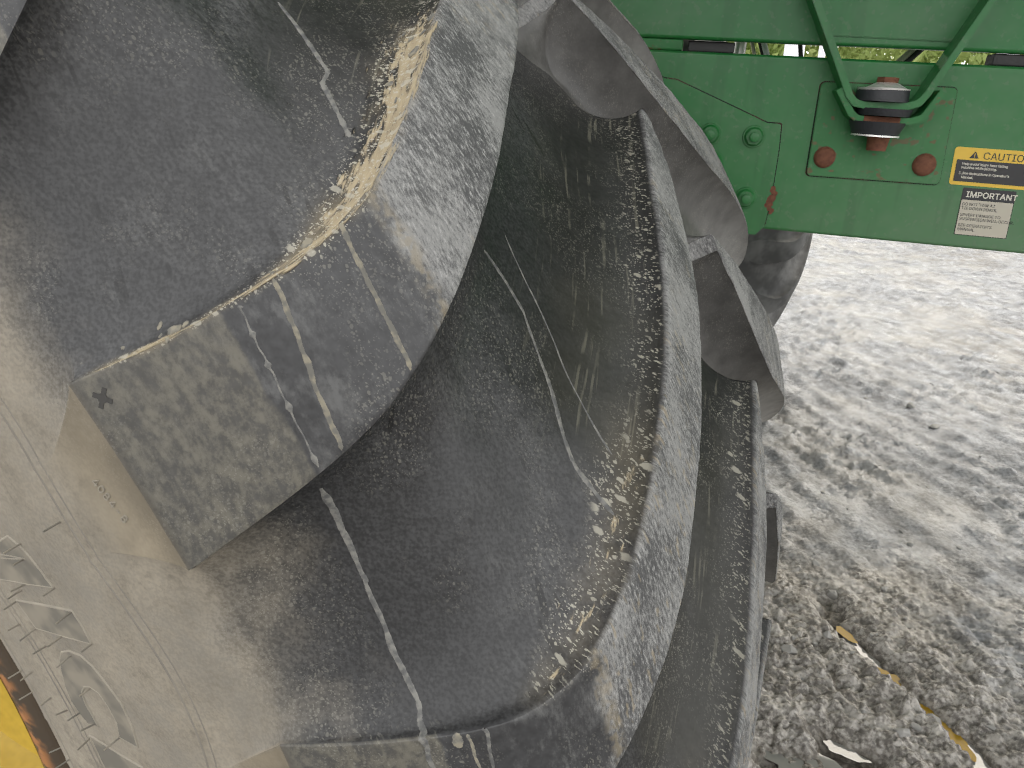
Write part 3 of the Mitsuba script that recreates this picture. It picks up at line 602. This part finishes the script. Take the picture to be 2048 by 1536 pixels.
# joint plate with its painted bolts
add('sprayer__joint_plate', put(plate([(-.60, .170), (-.41, .1005), (-.386, .0985), (-.2092, .0331), (-.1848, .0330), (-.1805, -.0132), (-.1776, -.1059), (-.1804, -.1564), (-.1945, -.1745), (-.60, -.1745)], .0, .006, r=.005)), 'green_paint', smooth=40, label='green joint plate with three painted bolts')
add('sprayer__joint_plate__seam', put(plate([(-.60, .1715), (-.41, .1025), (-.386, .1003), (-.2090, .0352), (-.1826, .0352), (-.1784, -.0132), (-.1756, -.1059), (-.1785, -.1560), (-.205, -.1615), (-.60, -.1615)], .0, .0012, r=.005, bev=.0002)), 'seam_dirt')
add('sprayer__mount_plate__seam', put(plate([(-.1318, .1102), (.0965, .1122), (.1095, -.0543), (-.1246, -.0562)], .0, .0012, r=.009, bev=.0002)), 'seam_dirt')
for s, w in ((-.23, .0076), (-.2256, -.1054), (-.3105, .0066), (-.2960, -.0447), (-.315, -.1054)):
    o = .006
    a = trimesh.creation.revolve([(0, 0), (.0205, 0), (.0205, .003), (.0195, .004), (0, .004)], sections=40); a.apply_translation([s, w, o])
    b = trimesh.creation.cylinder(.0150, .012, sections=6); b.apply_translation([s, w, o + .010])
    fl = trimesh.creation.revolve([(0, 0), (.0175, 0), (.0172, .002), (.014, .005), (0, .005)], sections=40); fl.apply_translation([s, w, o + .0038])
    c = trimesh.creation.cylinder(.0085, .012, sections=24); c.apply_translation([s, w, o + .021])
    d = trimesh.creation.revolve([(0, 0), (.0085, 0), (.0085, .001), (.0070, .002), (0, .002)], sections=24); d.apply_translation([s, w, o + .0265])
    key = num('sprayer__joint_plate__bolt'); add(key, put(trimesh.util.concatenate([a, fl, b, c, d])), 'green_paint', smooth=40)
def blob(pts, z): return plate(pts, z, z + .0006, r=.0003, bev=.0001)
rp = []; rr_ = np.random.default_rng(8)
for i in range(26):
    t = i / 25.; s = -.1778 - .0012 * t * 4 + .004 * rr_.normal() * (1 - abs(t - .5)); w = -.083 - .058 * t; r = .0018 + .0075 * rr_.random() * math.sin(math.pi * min(1, t + .12))
    rp.append(Point(s + .004, w).buffer(r, 6))
from shapely.ops import unary_union
rp = unary_union(rp); rp = max(getattr(rp, 'geoms', [rp]), key=lambda g: g.area)
add('sprayer__joint_plate__rust_patch', put(blob(list(rp.exterior.coords)[:-1], .0058)), 'rust')

# decals
def decal(key, pts, z, mat, r=.003, label=None):
    return add(key, put(plate(pts, z, z + .0006, r=r, bev=.0001)), mat, label=label)
def text_on(key, txt, s, w, h, z, mat, ex, ey, bold=False, sx=1.0):
    m = meshkit.text_mesh(txt, h, .0003, bold); m.vertices[:, 0] *= sx
    V = m.vertices.copy(); m.vertices = np.c_[s + V[:, 0] * ex[0] + V[:, 1] * ey[0], w + V[:, 0] * ex[1] + V[:, 1] * ey[1], z + V[:, 2]]
    add(key, put(m), mat)
EX, EY = (1.0, -.003), (-.088, 1.0)
decal('sprayer__caution_decal', [(.1185, .0150), (.30, .0145), (.3063, -.0505), (.1243, -.0502)], .0003, 'decal_yellow', .005, label='yellow and black caution decal')
decal('sprayer__caution_decal__black_panel', [(.1266, -.0065), (.296, -.0070), (.300, -.0445), (.1298, -.0438)], .0012, 'decal_black', .0006)
tri = [(.1452, -.0030), (.1602, -.0030), (.1532, .0090)]
decal('sprayer__caution_decal__warning_triangle', tri, .0012, 'decal_black', .0005)
text_on('sprayer__caution_decal__lettering', '!', .1516, -.0012, .0068, .0020, 'decal_yellow', EX, EY, True)
text_on('sprayer__caution_decal__lettering', 'CAUTION', .1672, -.0036, .0118, .0012, 'decal_black', EX, EY, False, 1.02)
for i, (t, s, w) in enumerate((('Help avoid injury from falling', .1365, -.0150), ('machine while jacking:', .1360, -.0212), ('1.', .1350, -.0312), ("See instructions in Operator's", .1410, -.0312), ('Manual.', .1405, -.0382))):
    text_on('sprayer__caution_decal__lettering', t, s, w, .0042, .0020, 'decal_white', EX, EY, True, .95)
decal('sprayer__notice_decal', [(.1501, -.0540), (.2372, -.0540), (.2443, -.1384), (.1563, -.1382)], .0003, 'decal_black', .002, label='black and cream notice decal')
decal('sprayer__notice_decal__cream_panel', [(.1526, -.0750), (.2376, -.0750), (.2430, -.1374), (.1572, -.1372)], .0012, 'decal_cream', .0015)
text_on('sprayer__notice_decal__lettering', 'IMPORTANT', .1575, -.0700, .0098, .0012, 'decal_white', EX, EY, True, 1.03)
for t, w in (('DO NOT TOW AT', -.0850), ('TIE DOWN RINGS.', -.0922), ('SEVERE DAMAGE TO', -.1040), ('SUSPENSION WILL OCCUR.', -.1112), ("SEE OPERATOR'S", -.1228), ('MANUAL.', -.1300)):
    text_on('sprayer__notice_decal__lettering', t, .1545 + (-.0750 - w) * .088, w, .0052, .0020, 'decal_black', EX, EY, False, .94)

# unseen tank and fender boxes, added overhead to shade tyre and ground
def wbox(x0, x1, y0, y1, z0, z1, r=.05): return rbox(x0, x1, y0, y1, z0, z1, r)
add('sprayer__added_shade_slab', wbox(-1.3, .72, -.22, .06, 2.04, 2.10, .025), 'black_rubber', smooth=50)
add('sprayer__added_shade_body', wbox(-2.6, 3.4, .10, 2.85, 2.02, 3.2, .12), 'green_paint', smooth=50)
# ---------------------------------------------------------------- ground, puddles, stones
GD = np.array([.62, -.785]); GD /= np.linalg.norm(GD); GN = np.array([GD[1] * -1, GD[0]])
def ground_h(x, y):
    p = np.stack([x, y, 0 * x], -1)
    a = x * GN[0] + y * GN[1]; b = x * GD[0] + y * GD[1]
    wob = (meshkit.fbm(p * 1.3, 3, 1) - .5) * .35
    ph = (a + wob * .7) / .165
    bars = np.clip(np.abs(((ph % 1) - .5) * 2) * 1.7 - .55, 0, 1); bars = bars * bars * (3 - 2 * bars)
    near_ = np.clip(1.25 - np.hypot(x - 1.2, y - 1.2) / 5.5, .25, 1)
    h = bars * .017 * (.5 + meshkit.fbm(p * 3.1, 2, 4)) * near_
    clod = meshkit.fbm(p * 17, 3, 7); clod2 = meshkit.fbm(p * 48, 3, 9); clod3 = meshkit.noise(p * 130, 11)
    wet_ = np.clip(1.5 - np.hypot(x - 1.22, y - .85) * 1.5, 0, 1)
    m = np.clip(meshkit.fbm(p * 2.6, 3, 13) * 2.6 - .75, 0, 1)
    h = h + (np.clip(clod - .42, 0, 1) * .060 + np.abs(clod2 - .5) * .026 + (clod3 - .5) * .006) * (.35 + .85 * m) + wet_ * (np.abs(meshkit.fbm(p * 31, 3, 17) - .5) * .055 + (meshkit.noise(p * 95, 19) - .5) * .010)
    h = h + (meshkit.fbm(p * .8, 2, 21) - .5) * .05
    for (x0, y0, x1, y1, w, d) in ((1.150, 1.262, 1.50, .845, .030, .042), (1.02, .70, 1.22, .735, .06, .045), (1.14, .80, 1.23, .775, .03, .036), (1.135, 1.36, 1.175, 1.30, .022, .03), (1.16, .98, 1.12, 1.10, .02, .03), (1.49, .86, 1.62, .70, .045, .045)):
        u = np.array([x1 - x0, y1 - y0]); L = np.hypot(*u); u /= L
        s = np.clip((x - x0) * u[0] + (y - y0) * u[1], 0, L); dd = np.hypot(x - x0 - s * u[0], y - y0 - s * u[1])
        dd = np.clip(dd + (meshkit.fbm(p * 13, 3, 31) - .5) * .075, 0, 9)
        h = h - np.exp(-(dd / w) ** 2) * d * (.45 + 1.1 * meshkit.fbm(p * 9, 2, 37))
    return h
fx, fy = CAM[0], CAM[1]
az = np.radians(np.linspace(-24, 48, 460)); dd = [1.25]
while dd[-1] < 15: dd.append(dd[-1] + .0016 * dd[-1] ** 1.75)
dd = np.array(dd); A, D_ = np.meshgrid(az, dd)
X, Y = fx + np.sin(A) * D_, fy + np.cos(A) * D_
edge = np.minimum(np.clip((15 - D_) / 3, 0, 1), np.clip(np.minimum(A - az[0], az[-1] - A) / .05, 0, 1)) * np.clip((D_ - 1.25) / .1, 0, 1)
Z = (ground_h(X, Y) + .006) * edge - .06 * (1 - edge)
k = len(az); i = (np.arange(len(dd) - 1)[:, None] * k + np.arange(k - 1)[None]).ravel()
f = np.stack([i, i + k, i + k + 1, i + 1], 1)
gm = trimesh.Trimesh(np.stack([X, Y, Z], -1).reshape(-1, 3), np.vstack([f[:, [0, 2, 1]], f[:, [0, 3, 2]]]), process=False)
if gm.face_normals[:, 2].mean() < 0: gm.invert()
base = trimesh.creation.box([400, 400, .2]); base.apply_translation([0, 0, -.145])
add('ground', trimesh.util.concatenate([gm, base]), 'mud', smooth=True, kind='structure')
print('ground', len(f) * 2)
for c, rx, ry, rot, z, mat, lab in (((1.190, 1.228), .036, .018, -.88, -.0008, 'muddy_water', 'small yellow-brown puddle farthest from the bottom edge'), ((1.305, 1.085), .048, .022, -.88, -.0008, 'muddy_water', 'middle yellow-brown puddle of the three in a lug print'),
                           ((1.415, .962), .090, .028, -.88, -.0022, 'muddy_water', 'long yellow-brown puddle in a lug print near the lower right corner'),
                           ((1.10, .715), .10, .055, .1, -.010, 'sky_pale_water', 'pale puddle at the bottom edge beside the tyre'), ((1.185, .79), .05, .02, -.3, -.008, 'sky_pale_water', 'small pale puddle just above the bottom edge'),
                           ((1.25, 1.15), .11, .024, -.88, -.0030, 'sky_pale_water', 'thin pale water along a lug print between two yellow-brown puddles'), ((1.44, .93), .13, .034, -.88, -.0050, 'sky_pale_water', 'pale water round the long yellow-brown puddle'), ((1.14, 1.04), .015, .04, .2, -.006, 'sky_pale_water', 'thin pale puddle in the churned mud beside the tyre'), ((1.56, .78), .10, .05, -.9, -.009, 'sky_pale_water', 'pale puddle in the lower right corner')):
    t = np.linspace(0, 2 * np.pi, 40, endpoint=False); wv = .62 + .76 * meshkit.noise(np.stack([np.cos(t) * 2.2 + c[0] * 50, np.sin(t) * 2.2, np.zeros(40)], 1)); q = np.stack([rx * np.cos(t) * wv, ry * np.sin(t) * wv], 1); z = z - (.003 if mat == 'sky_pale_water' else 0); q = q @ np.array([[math.cos(rot), math.sin(rot)], [-math.sin(rot), math.cos(rot)]]) + c
    v = np.vstack([np.c_[q, np.full(40, z)], [[*c, z]]]); f = np.stack([np.arange(40), (np.arange(40) + 1) % 40, np.full(40, 40)], 1)
    add('puddle', (v, f), mat, kind='structure', label=lab, category='puddle')
rs = np.random.default_rng(12); stones = 0
for i in range(400):
    d = 1.55 + 2.6 * rs.random() ** 1.3; a = math.radians(rs.uniform(3, 26)); x, y = fx + math.sin(a) * d, fy + math.cos(a) * d
    if x < .98 or stones >= 70: continue
    s = .006 + .020 * rs.random() ** 3
    u = rs.normal(size=(16, 3)); m = trimesh.convex.convex_hull(u / np.linalg.norm(u, axis=1)[:, None]); m = m.subdivide(); m.vertices *= (.85 + .3 * meshkit.noise(m.vertices * 2 + i * 7))[:, None]
    m.vertices *= s * np.array([rs.uniform(.8, 1.4), rs.uniform(.7, 1.1), rs.uniform(.5, .8)])
    ro = rs.uniform(0, 6.3); m.apply_transform(trimesh.transformations.rotation_matrix(ro, [0, 0, 1]))
    z = float(ground_h(np.array([x]), np.array([y]))[0]) + .006; m.apply_translation([x, y, z + s * .15])
    add('stone', m, 'stone_grey', smooth=28, label='small grey stone pressed into the muddy ground', category='stone', group='small stones in the mud'); stones += 1

# ---------------------------------------------------------------- background seen through the slot between the beams
rb = np.random.default_rng(3)
def leaf_cloud(c, size, n, s):
    u = rb.normal(size=(n, 3)); u /= np.linalg.norm(u, axis=1)[:, None]; P = c + u * size * (rb.random((n, 1)) ** .45)
    P = P[meshkit.fbm(P * 1.2, 2, 5) > .40]; m = len(P)
    a = rb.normal(size=(m, 3)); a /= np.linalg.norm(a, axis=1)[:, None]; b = np.cross(a, rb.normal(size=(m, 3))); b /= np.linalg.norm(b, axis=1)[:, None]
    z = s * rb.uniform(.6, 1.4, (m, 1)); V = np.stack([P - a * z, P + b * z * .5, P + a * z, P - b * z * .5], 1).reshape(-1, 3)
    i = np.arange(m)[:, None] * 4; return V, np.vstack([i + [0, 1, 2], i + [0, 2, 3]])
def tree(x, y, h, w, label):
    t = num('tree') ; n = 0
    while f'{t}__crown' in scene: n += 1; t = f'tree_{n:03d}'
    V, f = leaf_cloud(np.array([x, y, h * .52]), np.array([w, w, h * .50]), 9000, .13)
    add(f'{t}__crown', (V, f), 'leaf')
    tr = trimesh.creation.cone(.16, h * .9, sections=12); tr.apply_translation([x, y, 0]); add(f'{t}__trunk', tr, 'bark', smooth=40)
    labels[t] = {'label': label, 'category': 'tree', 'group': 'green trees behind the yard'}
fwd2 = np.array([FWD[0], FWD[1]])
for i, (a, d) in enumerate([(-22, 26), (-16, 29), (-10, 25), (-4, 27), (2, 29), (8, 25), (13, 28), (19, 26), (25, 30), (31, 27)]):
    x, y = fx + d * math.sin(math.radians(a)), fy + d * math.cos(math.radians(a))
    tree(x, y, 7.5 + 1.5 * math.sin(i * 2.1), 3.1, 'green tree beyond the yard, seen through the slot between the beams')

for a, d, w, h, lab in ((-3.0, 12, .28, 3.2, 'wide white post left of the green strap'), (-1.2, 12.2, .10, 3.2, 'thin white post just left of the green strap'), (9.6, 12, .26, 3.3, 'wide white post seen between the arms of the green strap'), (12.2, 12, .14, 3.0, 'white post behind the right arm of the green strap'), (14.6, 11.5, .50, 3.4, 'broad white post at the right end of the slot')):
    x, y = fx + d * math.sin(math.radians(a)), fy + d * math.cos(math.radians(a))
    m = rbox(-w / 2, w / 2, -.06, .06, 0, h, .01); m.apply_transform(trimesh.transformations.rotation_matrix(-math.radians(a), [0, 0, 1])); m.apply_translation([x, y, -.03])
    add('white_post', m, 'white_paint', smooth=40, label=lab, category='post', group='white posts of the yard')
